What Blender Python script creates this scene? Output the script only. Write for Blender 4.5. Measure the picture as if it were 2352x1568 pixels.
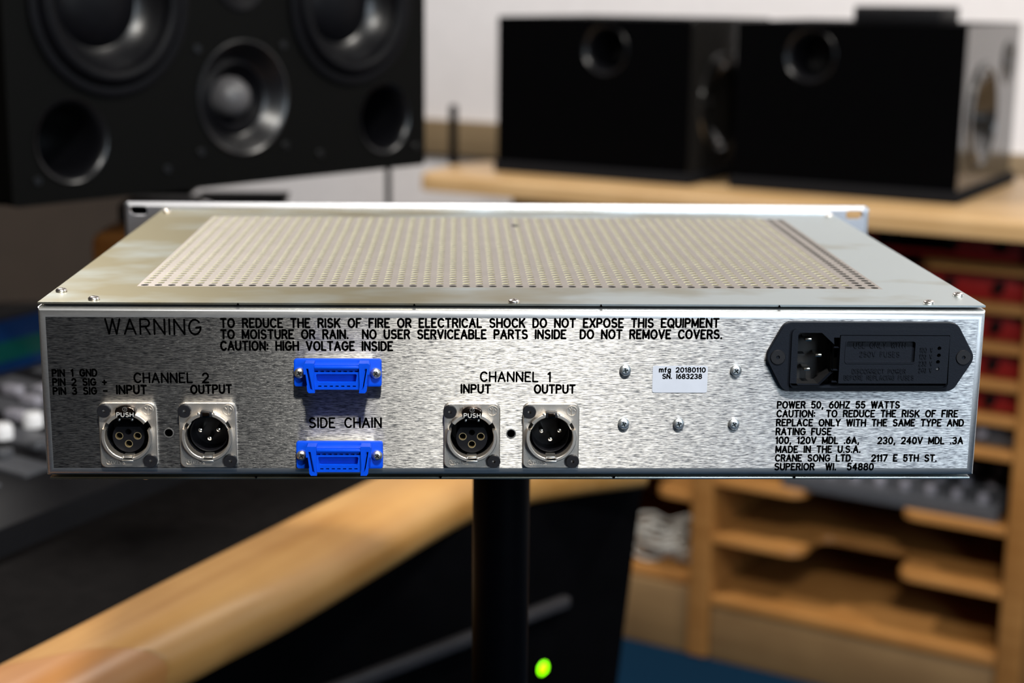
import bpy, bmesh, math, random
from mathutils import Vector, Matrix
random.seed(7)
R = math.radians
scn = bpy.context.scene
COL = scn.collection
for o in list(bpy.data.objects): bpy.data.objects.remove(o)

# ------------------------------------------------------------------ camera
cam = bpy.data.objects.new('camera', bpy.data.cameras.new('camera'))
COL.objects.link(cam); scn.camera = cam
cam.data.sensor_width = 36.0; cam.data.lens = 54.77
cam.data.clip_start = 0.02
rt = Vector((0.9992973, -0.0336, 0.0106)); fw = Vector((0.03503, 0.97517, -0.21867))
_y, _p, _r = 0.0359, -0.22043, 0.01077
fw = Vector((math.sin(_y)*math.cos(_p), math.cos(_y)*math.cos(_p), math.sin(_p)))
r0 = Vector((math.cos(_y), -math.sin(_y), 0)); u0 = r0.cross(fw)
rt = math.cos(_r)*r0 + math.sin(_r)*u0; up = -math.sin(_r)*r0 + math.cos(_r)*u0
cam.matrix_world = Matrix(((rt.x, up.x, -fw.x, -0.0269), (rt.y, up.y, -fw.y, -0.69512),
                           (rt.z, up.z, -fw.z, 1.19994), (0, 0, 0, 1)))
cam.data.dof.use_dof = True
cam.data.dof.focus_distance = 0.716
cam.data.dof.aperture_fstop = 7.0

# ------------------------------------------------------------------ world, lights, exposure
w = bpy.data.worlds.new('world'); scn.world = w; w.use_nodes = True
w.node_tree.nodes['Background'].inputs[0].default_value = (0.9, 0.93, 1.0, 1)
w.node_tree.nodes['Background'].inputs[1].default_value = 0.012

def area(name, loc, aim, power, size, size_y=None, color=(1, 1, 1), shape=None):
    l = bpy.data.lights.new(name, 'AREA'); l.energy = power; l.color = color
    l.shape = shape or ('RECTANGLE' if size_y else 'DISK'); l.size = size
    if size_y: l.size_y = size_y
    o = bpy.data.objects.new(name, l); COL.objects.link(o); o.location = loc
    o.rotation_euler = (Vector(aim)-Vector(loc)).to_track_quat('-Z', 'Y').to_euler()
    return o
area('ceiling_lamp', (0.10, -0.95, 2.52), (0.08, -0.6, 0), 34, 0.14, color=(1, 0.955, 0.87))
area('ceiling_lamp', (1.25, 0.75, 2.52), (1.1, 1.2, 0), 24, 0.22, color=(1, 0.95, 0.88))
area('ceiling_lamp', (-0.75, 1.55, 2.52), (-0.6, 1.7, 0), 30, 0.22, color=(1, 0.95, 0.9))
area('ceiling_lamp', (0.50, -1.02, 2.52), (0.3, 0, 0.9), 9, 0.2, color=(0.95, 0.97, 1.0))
area('window_light', (1.25, -2.25, 1.75), (0.15, 0.0, 1.0), 24, 0.8, 1.1, color=(0.74, 0.87, 1.0))
area('window_light', (2.5, 0.1, 1.5), (0.2, 0.1, 1.0), 7, 0.9, 1.2, color=(0.70, 0.86, 1.0))
scn.view_settings.view_transform = 'Standard'
scn.view_settings.look = 'None'
scn.view_settings.gamma = 1.0
scn.view_settings.use_curve_mapping = False
scn.view_settings.exposure = 0.6

# ------------------------------------------------------------------ materials
def mat(name, col, rough=0.5, metal=0.0, var=0.0, scale=40.0, bump=0.0, stretch=(1, 1, 1), col2=None,
        aniso=0.0, tangent=None, emit=None, estr=0.0, spec=0.5, rvar=0.0, coat=0.0, detail=4.0):
    m = bpy.data.materials.new(name); m.use_nodes = True
    nt = m.node_tree; b = nt.nodes['Principled BSDF']
    b.inputs['Base Color'].default_value = (*col, 1); b.inputs['Roughness'].default_value = rough
    b.inputs['Metallic'].default_value = metal; b.inputs['Specular IOR Level'].default_value = spec
    if coat: b.inputs['Coat Weight'].default_value = coat; b.inputs['Coat Roughness'].default_value = 0.2
    if aniso:
        b.inputs['Anisotropic'].default_value = aniso
        c = nt.nodes.new('ShaderNodeCombineXYZ')
        for i in range(3): c.inputs[i].default_value = tangent[i]
        nt.links.new(c.outputs[0], b.inputs['Tangent'])
    if emit:
        b.inputs['Emission Color'].default_value = (*emit, 1); b.inputs['Emission Strength'].default_value = estr
    tc = nt.nodes.new('ShaderNodeTexCoord'); mp = nt.nodes.new('ShaderNodeMapping')
    mp.inputs['Scale'].default_value = stretch
    nz = nt.nodes.new('ShaderNodeTexNoise'); nz.inputs['Scale'].default_value = scale; nz.inputs['Detail'].default_value = detail
    nt.links.new(tc.outputs['Object'], mp.inputs[0]); nt.links.new(mp.outputs[0], nz.inputs['Vector'])
    if var or col2:
        rp = nt.nodes.new('ShaderNodeValToRGB')
        c2 = col2 or tuple(min(1, x*(1+var)) for x in col)
        c1 = col if col2 else tuple(x*(1-var) for x in col)
        rp.color_ramp.elements[0].position = 0.32; rp.color_ramp.elements[1].position = 0.68
        rp.color_ramp.elements[0].color = (*c1, 1); rp.color_ramp.elements[1].color = (*c2, 1)
        nt.links.new(nz.outputs['Fac'], rp.inputs[0]); nt.links.new(rp.outputs[0], b.inputs['Base Color'])
    if rvar:
        mr = nt.nodes.new('ShaderNodeMapRange'); mr.inputs['To Min'].default_value = rough-rvar; mr.inputs['To Max'].default_value = rough+rvar
        nt.links.new(nz.outputs['Fac'], mr.inputs[0]); nt.links.new(mr.outputs[0], b.inputs['Roughness'])
    if bump:
        bp = nt.nodes.new('ShaderNodeBump'); bp.inputs['Strength'].default_value = bump; bp.inputs['Distance'].default_value = 0.0004
        nt.links.new(nz.outputs['Fac'], bp.inputs['Height']); nt.links.new(bp.outputs[0], b.inputs['Normal'])
    return m

def wood_mat(name, c1, c2, axis, rough=0.38, ring=9.0):
    """straight grained wood, grain running along the given world axis"""
    m = bpy.data.materials.new(name); m.use_nodes = True
    nt = m.node_tree; b = nt.nodes['Principled BSDF']; b.inputs['Roughness'].default_value = rough
    tc = nt.nodes.new('ShaderNodeTexCoord'); mp = nt.nodes.new('ShaderNodeMapping')
    ang = math.atan2(axis[1], axis[0])
    mp.vector_type = 'POINT'; mp.inputs['Rotation'].default_value = (0, 0, -ang)
    m2 = nt.nodes.new('ShaderNodeMapping'); m2.inputs['Scale'].default_value = (1.6, 30, 30)
    nz = nt.nodes.new('ShaderNodeTexNoise'); nz.inputs['Scale'].default_value = 2.2; nz.inputs['Detail'].default_value = 6
    n2 = nt.nodes.new('ShaderNodeTexNoise'); n2.inputs['Scale'].default_value = ring; n2.inputs['Detail'].default_value = 2
    mx = nt.nodes.new('ShaderNodeMath'); mx.operation = 'ADD'
    ml = nt.nodes.new('ShaderNodeMath'); ml.operation = 'MULTIPLY'; ml.inputs[1].default_value = 0.5
    rp = nt.nodes.new('ShaderNodeValToRGB')
    rp.color_ramp.elements[0].position = 0.35; rp.color_ramp.elements[1].position = 0.68
    rp.color_ramp.elements[0].color = (*c1, 1); rp.color_ramp.elements[1].color = (*c2, 1)
    L = nt.links.new
    L(tc.outputs['Object'], mp.inputs[0]); L(mp.outputs[0], m2.inputs[0]); L(m2.outputs[0], nz.inputs['Vector'])
    L(mp.outputs[0], n2.inputs['Vector']); L(nz.outputs['Fac'], mx.inputs[0]); L(n2.outputs['Fac'], mx.inputs[1])
    L(mx.outputs[0], ml.inputs[0]); L(ml.outputs[0], rp.inputs[0]); L(rp.outputs[0], b.inputs['Base Color'])
    return m

def brushed_mat(name):
    """horizontally brushed aluminium: fine streaks along x, highlights drawn out vertically"""
    m = bpy.data.materials.new(name); m.use_nodes = True
    nt = m.node_tree; b = nt.nodes['Principled BSDF']; L = nt.links.new
    b.inputs['Metallic'].default_value = 1.0; b.inputs['Anisotropic'].default_value = 1.0
    c = nt.nodes.new('ShaderNodeCombineXYZ'); c.inputs[2].default_value = 1.0; L(c.outputs[0], b.inputs['Tangent'])
    tc = nt.nodes.new('ShaderNodeTexCoord')
    def streak(sx, sz, detail):
        mp = nt.nodes.new('ShaderNodeMapping'); mp.inputs['Scale'].default_value = (sx, 40, sz)
        nz = nt.nodes.new('ShaderNodeTexNoise'); nz.inputs['Scale'].default_value = 1.0; nz.inputs['Detail'].default_value = detail
        L(tc.outputs['Object'], mp.inputs[0]); L(mp.outputs[0], nz.inputs['Vector']); return nz
    a = streak(170, 2500, 3); d = streak(420, 4600, 2)
    ad = nt.nodes.new('ShaderNodeMath'); ad.operation = 'ADD'; L(a.outputs['Fac'], ad.inputs[0]); L(d.outputs['Fac'], ad.inputs[1])
    ml = nt.nodes.new('ShaderNodeMath'); ml.operation = 'MULTIPLY'; ml.inputs[1].default_value = 0.5; L(ad.outputs[0], ml.inputs[0])
    rp = nt.nodes.new('ShaderNodeValToRGB'); e = rp.color_ramp.elements
    e[0].position = 0.39; e[1].position = 0.61; e[0].color = (0.085, 0.09, 0.10, 1); e[1].color = (0.60, 0.60, 0.595, 1)
    L(ml.outputs[0], rp.inputs[0]); L(rp.outputs[0], b.inputs['Base Color'])
    mr = nt.nodes.new('ShaderNodeMapRange'); mr.inputs['To Min'].default_value = 0.34; mr.inputs['To Max'].default_value = 0.43
    L(ml.outputs[0], mr.inputs[0]); L(mr.outputs[0], b.inputs['Roughness'])
    bp = nt.nodes.new('ShaderNodeBump'); bp.inputs['Strength'].default_value = 0.8; bp.inputs['Distance'].default_value = 0.0002
    L(ml.outputs[0], bp.inputs['Height']); L(bp.outputs[0], b.inputs['Normal'])
    return m

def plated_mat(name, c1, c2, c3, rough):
    """zinc plated steel with a faint yellow and blue film, its drift along x painting in reflections"""
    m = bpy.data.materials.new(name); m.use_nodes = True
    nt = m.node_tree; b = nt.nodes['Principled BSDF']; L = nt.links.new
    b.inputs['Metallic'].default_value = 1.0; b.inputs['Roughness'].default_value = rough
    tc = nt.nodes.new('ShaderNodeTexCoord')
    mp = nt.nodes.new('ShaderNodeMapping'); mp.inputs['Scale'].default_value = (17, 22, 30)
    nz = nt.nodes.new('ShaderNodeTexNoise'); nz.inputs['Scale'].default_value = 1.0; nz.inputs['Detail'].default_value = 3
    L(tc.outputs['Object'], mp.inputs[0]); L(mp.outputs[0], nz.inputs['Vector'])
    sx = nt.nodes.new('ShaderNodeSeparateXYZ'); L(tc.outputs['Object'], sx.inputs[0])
    ma = nt.nodes.new('ShaderNodeMath'); ma.operation = 'MULTIPLY_ADD'; ma.inputs[1].default_value = 0.85  # left-to-right tint stands in for the room mirrored in the lid
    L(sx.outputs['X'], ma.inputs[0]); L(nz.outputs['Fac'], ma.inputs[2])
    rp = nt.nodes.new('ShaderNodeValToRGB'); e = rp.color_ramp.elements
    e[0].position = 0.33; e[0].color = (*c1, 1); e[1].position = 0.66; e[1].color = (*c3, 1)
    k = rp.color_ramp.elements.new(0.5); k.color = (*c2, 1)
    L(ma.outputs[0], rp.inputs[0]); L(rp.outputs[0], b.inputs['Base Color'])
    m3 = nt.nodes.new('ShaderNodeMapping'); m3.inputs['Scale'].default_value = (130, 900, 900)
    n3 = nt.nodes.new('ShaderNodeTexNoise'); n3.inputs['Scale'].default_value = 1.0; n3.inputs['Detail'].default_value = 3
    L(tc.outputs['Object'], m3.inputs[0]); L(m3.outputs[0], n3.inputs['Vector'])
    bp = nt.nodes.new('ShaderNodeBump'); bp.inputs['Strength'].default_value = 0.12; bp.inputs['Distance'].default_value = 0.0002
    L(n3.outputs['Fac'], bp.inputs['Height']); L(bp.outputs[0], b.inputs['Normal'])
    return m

CABX = (0.844, -0.537)
M = dict(
    brushed=brushed_mat('brushed_aluminium'),
    bend=mat('rolled_aluminium_edge', (0.62, 0.63, 0.64), 0.42, 1.0, var=0.06, scale=1, stretch=(200, 900, 900), bump=0.05),
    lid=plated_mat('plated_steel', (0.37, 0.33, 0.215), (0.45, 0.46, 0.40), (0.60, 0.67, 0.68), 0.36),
    perf=mat('perforated_plated_steel', (0.46, 0.42, 0.385), 0.44, 1.0, var=0.05, scale=60),
    holewall=mat('lit_hole_wall', (0.80, 0.74, 0.48), 0.45, 0.25, var=0.15, scale=500),  # pale yellow paints lamplight onto the hole walls
    side=mat('side_steel', (0.62, 0.52, 0.40), 0.4, 1.0, var=0.06, scale=50),
    shield=mat('pale_yellow_plate', (0.86, 0.78, 0.55), 0.5, 0.0, var=0.1, scale=400),
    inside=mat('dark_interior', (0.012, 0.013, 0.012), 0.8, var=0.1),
    face=mat('satin_anodised', (0.70, 0.70, 0.74), 0.35, 1.0, var=0.03, scale=90),
    ink=mat('black_ink', (0.0008, 0.0008, 0.0009), 0.8, var=0.2, scale=200, spec=0.0),
    palemetal=mat('pale_metal', (0.9, 0.87, 0.82), 0.6, 1.0, var=0.03),
    nickel=mat('satin_nickel', (0.74, 0.675, 0.60), 0.40, 1.0, var=0.10, scale=4500, bump=0.28),
    chrome=mat('bright_nickel', (0.82, 0.79, 0.74), 0.36, 1.0, var=0.04, scale=300),
    lever=mat('dark_chrome', (0.10, 0.075, 0.06), 0.16, 1.0, var=0.05, scale=300),
    zinc=mat('zinc_screw', (0.80, 0.84, 0.86), 0.42, 1.0, var=0.05, scale=500),
    steel=mat('steel_screw', (0.70, 0.64, 0.60), 0.28, 1.0, var=0.05, scale=500),
    recess=mat('screw_recess', (0.20, 0.25, 0.25), 0.35, 1.0, var=0.2, scale=2000),
    blacksteel=mat('black_oxide', (0.008, 0.008, 0.010), 0.42, 0.1, var=0.2, scale=800),
    blackplastic=mat('black_plastic', (0.004, 0.004, 0.0055), 0.42, var=0.2, scale=900, bump=0.1, spec=0.3),
    inlet=mat('inlet_plastic', (0.0040, 0.0058, 0.0105), 0.5, var=0.12, scale=1500, bump=0.12, spec=0.22),
    inletdeep=mat('inlet_well', (0.004, 0.004, 0.005), 0.6, var=0.2, scale=300),
    brass=mat('gold_contact', (0.85, 0.68, 0.38), 0.42, 1.0, var=0.05, scale=800),
    silver=mat('silver_pin', (0.85, 0.80, 0.70), 0.2, 1.0, var=0.05, scale=800),
    blue=mat('blue_plastic', (0.0, 0.058, 0.58), 0.38, var=0.06, scale=300, bump=0.05, spec=0.3),
    sticker=mat('grey_sticker', (0.50, 0.53, 0.60), 0.5, var=0.02, scale=200),
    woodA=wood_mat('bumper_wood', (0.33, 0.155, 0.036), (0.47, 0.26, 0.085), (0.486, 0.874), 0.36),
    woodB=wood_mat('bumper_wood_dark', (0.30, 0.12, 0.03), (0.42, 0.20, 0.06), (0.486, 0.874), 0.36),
    woodD=wood_mat('desktop_wood', (0.40, 0.245, 0.105), (0.50, 0.33, 0.165), CABX, 0.4),
    woodC=wood_mat('cabinet_wood', (0.27, 0.115, 0.028), (0.37, 0.175, 0.050), CABX, 0.42),
    woodP=wood_mat('plinth_wood', (0.15, 0.085, 0.034), (0.20, 0.12, 0.05), CABX, 0.55),
    woodO=wood_mat('orange_wood', (0.32, 0.10, 0.015), (0.42, 0.15, 0.025), (1, 0), 0.4),
    rail=wood_mat('rail_wood', (0.22, 0.155, 0.085), (0.27, 0.195, 0.11), CABX, 0.6),
    deskblack=mat('black_desktop', (0.0035, 0.003, 0.003), 0.75, var=0.25, scale=60, spec=0.035),
    bodyblack=mat('black_desk_body', (0.001, 0.001, 0.0014), 0.8, var=0.2, scale=30, spec=0.02),
    greymetal=mat('grey_rail', (0.026, 0.024, 0.026), 0.4, 0.2, var=0.1, scale=50),
    baffle=mat('monitor_black', (0.0018, 0.0018, 0.0016), 0.55, var=0.15, scale=300, bump=0.1, spec=0.06),
    cone=mat('cone_black', (0.0022, 0.0022, 0.0032), 0.5, var=0.15, scale=100, spec=0.1),
    flare=mat('flare_plastic', (0.003, 0.003, 0.004), 0.32, var=0.05, scale=100, spec=0.45),
    dome=mat('grey_dome', (0.075, 0.072, 0.075), 0.45, var=0.08, scale=200),
    hole=mat('port_dark', (0.002, 0.002, 0.002), 0.9, var=0.1, spec=0.0),
    box=mat('speaker_black', (0.0008, 0.0008, 0.001), 0.6, var=0.2, scale=200, spec=0.015),
    gloss=mat('speaker_gloss', (0.012, 0.011, 0.010), 0.12, var=0.1, scale=60, spec=0.8),
    pad=mat('foam_pad', (0.006, 0.006, 0.007), 0.9, var=0.2, scale=600, bump=0.3, spec=0.1),
    stand=mat('stand_black', (0.0012, 0.0012, 0.002), 0.4, 0.0, var=0.15, scale=60, spec=0.06),
    red=mat('red_panel', (0.22, 0.003, 0.002), 0.42, var=0.1, scale=80),
    knob=mat('knob_black', (0.003, 0.003, 0.003), 0.4, var=0.1, scale=300, spec=0.2),
    white=mat('white_cap', (0.72, 0.72, 0.74), 0.4, var=0.05, scale=200),
    lightgrey=mat('light_grey_cap', (0.28, 0.27, 0.31), 0.45, var=0.05, scale=200),
    console=mat('console_grey', (0.005, 0.005, 0.006), 0.5, var=0.1, scale=120, spec=0.15),
    grey=mat('grey_panel', (0.06, 0.062, 0.07), 0.45, var=0.1, scale=120),
    cable=mat('white_cable', (0.42, 0.40, 0.36), 0.5, var=0.1, scale=300),
    lcd=mat('blue_screen', (0.0, 0.01, 0.04), 0.3, emit=(0.006, 0.035, 0.16), estr=0.06, var=0.1),
    lcdgreen=mat('green_readout', (0.0, 0.02, 0.02), 0.3, emit=(0.003, 0.10, 0.07), estr=0.09, var=0.1),
    led=mat('green_led', (0.05, 0.4, 0.0), 0.3, emit=(0.22, 1.0, 0.0), estr=3.0, var=0.05),
    wall=mat('white_paint', (0.80, 0.77, 0.775), 0.8, var=0.02, scale=30, bump=0.05),
    taupe=mat('taupe_paint', (0.043, 0.030, 0.021), 0.8, var=0.06, scale=12),
    ceiling=mat('ceiling_paint', (0.35, 0.34, 0.33), 0.9, var=0.02, scale=10),
    carpet=mat('blue_carpet', (0.0005, 0.014, 0.034), 0.95, var=0.35, scale=220, bump=0.6, spec=0.1),
)

# ------------------------------------------------------------------ mesh helpers
X, Y, Z = Vector((1, 0, 0)), Vector((0, 1, 0)), Vector((0, 0, 1))
class Frame:
    def __init__(s, o, u, v):
        s.o = Vector(o); s.u = Vector(u).normalized(); s.v = Vector(v).normalized(); s.w = s.u.cross(s.v)
    def __call__(s, a, b, c=0.0): return s.o + s.u*a + s.v*b + s.w*c
    def at(s, a, b, c=0.0): return Frame(s(a, b, c), s.u, s.v)
WORLD = Frame((0, 0, 0), X, Y)

class MB:
    def __init__(s): s.bm = bmesh.new()
    def face(s, pts):
        return s.bm.faces.new([s.bm.verts.new(p) for p in pts])
    def box(s, f, c, d, bevel=0.0, seg=2):
        """box with centre c and size d in frame f"""
        t = bmesh.new(); bmesh.ops.create_cube(t, size=1)
        for v in t.verts: v.co = Vector((v.co.x*d[0], v.co.y*d[1], v.co.z*d[2]))
        if bevel: bmesh.ops.bevel(t, geom=t.edges[:], offset=min(bevel, min(d)*0.49), segments=seg, profile=0.5, affect='EDGES')
        for v in t.verts: v.co = f(c[0]+v.co.x, c[1]+v.co.y, c[2]+v.co.z)
        s._add(t)
    def _add(s, t):
        me = bpy.data.meshes.new('t'); t.to_mesh(me); t.free(); s.bm.from_mesh(me); bpy.data.meshes.remove(me)
    def prism(s, f, pts, h0, h1, bevel=0.0, seg=2, taper=None):
        """polygon pts in (u,v) extruded along w"""
        t = bmesh.new()
        lo = [t.verts.new((x, y, h0)) for x, y in pts]; hi = [t.verts.new((x, y, h1)) for x, y in (taper or pts)]
        n = len(pts)
        t.faces.new(lo[::-1]); top = t.faces.new(hi)
        for i in range(n): t.faces.new((lo[i], lo[(i+1) % n], hi[(i+1) % n], hi[i]))
        bmesh.ops.recalc_face_normals(t, faces=t.faces[:])
        if bevel:
            bmesh.ops.bevel(t, geom=list(top.edges), offset=bevel, segments=seg, profile=0.5, affect='EDGES')
        for v in t.verts: v.co = f(*v.co)
        s._add(t)
    def plate(s, f, outer, holes, h0, h1):
        """flat plate with holes through it"""
        t = bmesh.new(); loops = []
        for lp in [outer]+holes:
            vs = [t.verts.new((x, y, h1)) for x, y in lp]
            for i in range(len(vs)): t.edges.new((vs[i], vs[(i+1) % len(vs)]))
            loops.append(vs)
        bmesh.ops.triangle_fill(t, use_beauty=True, use_dissolve=False, edges=t.edges[:])
        top = t.faces[:]; mp = {}
        for v in t.verts[:]: mp[v] = t.verts.new((v.co.x, v.co.y, h0))
        for fc in top: t.faces.new([mp[v] for v in reversed(fc.verts[:])])
        for vs in loops:
            for i in range(len(vs)):
                a, b = vs[i], vs[(i+1) % len(vs)]; t.faces.new((a, b, mp[b], mp[a]))
        bmesh.ops.recalc_face_normals(t, faces=t.faces[:])
        for v in t.verts: v.co = f(*v.co)
        s._add(t)
    def lathe(s, f, prof, n=24, a0=0.0, a1=360.0):
        """profile (r,h) turned about w"""
        full = abs(a1-a0) >= 359.9; m = n if full else n+1; t = bmesh.new(); rows = []
        for r, h in prof:
            if r < 1e-9: rows.append([t.verts.new((0, 0, h))]); continue
            rows.append([t.verts.new((r*math.cos(R(a0+(a1-a0)*i/n)), r*math.sin(R(a0+(a1-a0)*i/n)), h)) for i in range(m)])
        for A, B in zip(rows, rows[1:]):
            for i in range(n):
                j = (i+1) % m if full else i+1
                if len(A) == 1 and len(B) == 1: continue
                if len(A) == 1: t.faces.new((A[0], B[j], B[i]))
                elif len(B) == 1: t.faces.new((A[i], A[j], B[0]))
                else: t.faces.new((A[i], A[j], B[j], B[i]))
        for v in t.verts: v.co = f(*v.co)
        bmesh.ops.recalc_face_normals(t, faces=t.faces[:])
        s._add(t)
    def cyl(s, f, r, h0, h1, n=24, bevel=0.0, r1=None):
        r1 = r if r1 is None else r1; b = bevel
        s.lathe(f, [(0, h0), (r, h0), (r1, h1-b), (r1-b, h1), (0, h1)] if b else [(0, h0), (r, h0), (r1, h1), (0, h1)], n)
    def sector(s, f, r0, r1, h0, h1, a0, a1, n=20, b=0.0):
        """piece of a ring, closed at both ends"""
        t = bmesh.new(); rows = []
        prof = [(r0, h0), (r1, h0), (r1, h1-b), (r1-b, h1), (r0+b, h1), (r0, h1-b)] if b else [(r0, h0), (r1, h0), (r1, h1), (r0, h1)]
        for i in range(n+1):
            a = R(a0+(a1-a0)*i/n)
            rows.append([t.verts.new((r*math.cos(a), r*math.sin(a), h)) for r, h in prof])
        k = len(prof)
        for A, B in zip(rows, rows[1:]):
            for i in range(k): t.faces.new((A[i], A[(i+1) % k], B[(i+1) % k], B[i]))
        t.faces.new(rows[0]); t.faces.new(rows[-1][::-1])
        bmesh.ops.recalc_face_normals(t, faces=t.faces[:])
        for v in t.verts: v.co = f(*v.co)
        s._add(t)
    def tube(s, pts, r, n=8):
        pts = [Vector(p) for p in pts]; t = bmesh.new(); rows = []
        for i, p in enumerate(pts):
            d = (pts[min(i+1, len(pts)-1)]-pts[max(i-1, 0)]).normalized()
            a = d.cross(Z if abs(d.z) < 0.9 else X).normalized(); b = d.cross(a)
            rows.append([t.verts.new(p+a*r*math.cos(2*math.pi*k/n)+b*r*math.sin(2*math.pi*k/n)) for k in range(n)])
        for A, B in zip(rows, rows[1:]):
            for k in range(n): t.faces.new((A[k], A[(k+1) % n], B[(k+1) % n], B[k]))
        t.faces.new(rows[0]); t.faces.new(rows[-1][::-1])
        bmesh.ops.recalc_face_normals(t, faces=t.faces[:])
        s._add(t)
    def build(s, name, m, parent=None, label=None, sharp=35, weld=False):
        me = bpy.data.meshes.new(name)
        if weld: bmesh.ops.remove_doubles(s.bm, verts=s.bm.verts[:], dist=1e-6)
        s.bm.to_mesh(me); s.bm.free()
        for mm in (m if isinstance(m, (list, tuple)) else [m]): me.materials.append(M[mm])
        me.shade_smooth(); me.set_sharp_from_angle(angle=R(sharp))
        o = bpy.data.objects.new(name, me); COL.objects.link(o)
        if parent: o.parent = parent
        if label: o['label'] = label
        return o

def thing(name, label, cat, loc=(0, 0, 0), group=None):
    o = bpy.data.objects.new(name, None); COL.objects.link(o); o.location = loc
    o.empty_display_size = 0.05
    o['label'] = label; o['category'] = cat
    if group: o['group'] = group
    return o
def tag(o, label, cat, group=None):
    o['label'] = label; o['category'] = cat
    if group: o['group'] = group
    return o
def struct(o): o['kind'] = 'structure'; return o
def copy_part(o, parent, shift):
    c = o.copy(); COL.objects.link(c); c.parent = parent
    c.location = Vector(o.location)+Vector(shift)
    for ch in [k for k in bpy.data.objects if k.parent == o]:
        d = ch.copy(); COL.objects.link(d); d.parent = c
    return c
def circ(cx, cy, r, n=28, a0=0): return [(cx+r*math.cos(2*math.pi*i/n+a0), cy+r*math.sin(2*math.pi*i/n+a0)) for i in range(n)]
def rrect(x0, y0, x1, y1, r, n=5):
    out = []
    for cx, cy, a in ((x1-r, y1-r, 0), (x0+r, y1-r, 90), (x0+r, y0+r, 180), (x1-r, y0+r, 270)):
        out += [(cx+r*math.cos(R(a+90*i/n)), cy+r*math.sin(R(a+90*i/n))) for i in range(n+1)]
    return out
def roundpoly(pts, r, n=4):
    out = []; k = len(pts)
    for i in range(k):
        p, a, b = Vector(pts[i]), Vector(pts[i-1]), Vector(pts[(i+1) % k])
        q0 = p+(a-p).normalized()*r; q1 = p+(b-p).normalized()*r
        for j in range(n+1):
            t = j/n; q = (1-t)**2*q0+2*t*(1-t)*p+t*t*q1; out.append((q.x, q.y))
    return out

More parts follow.
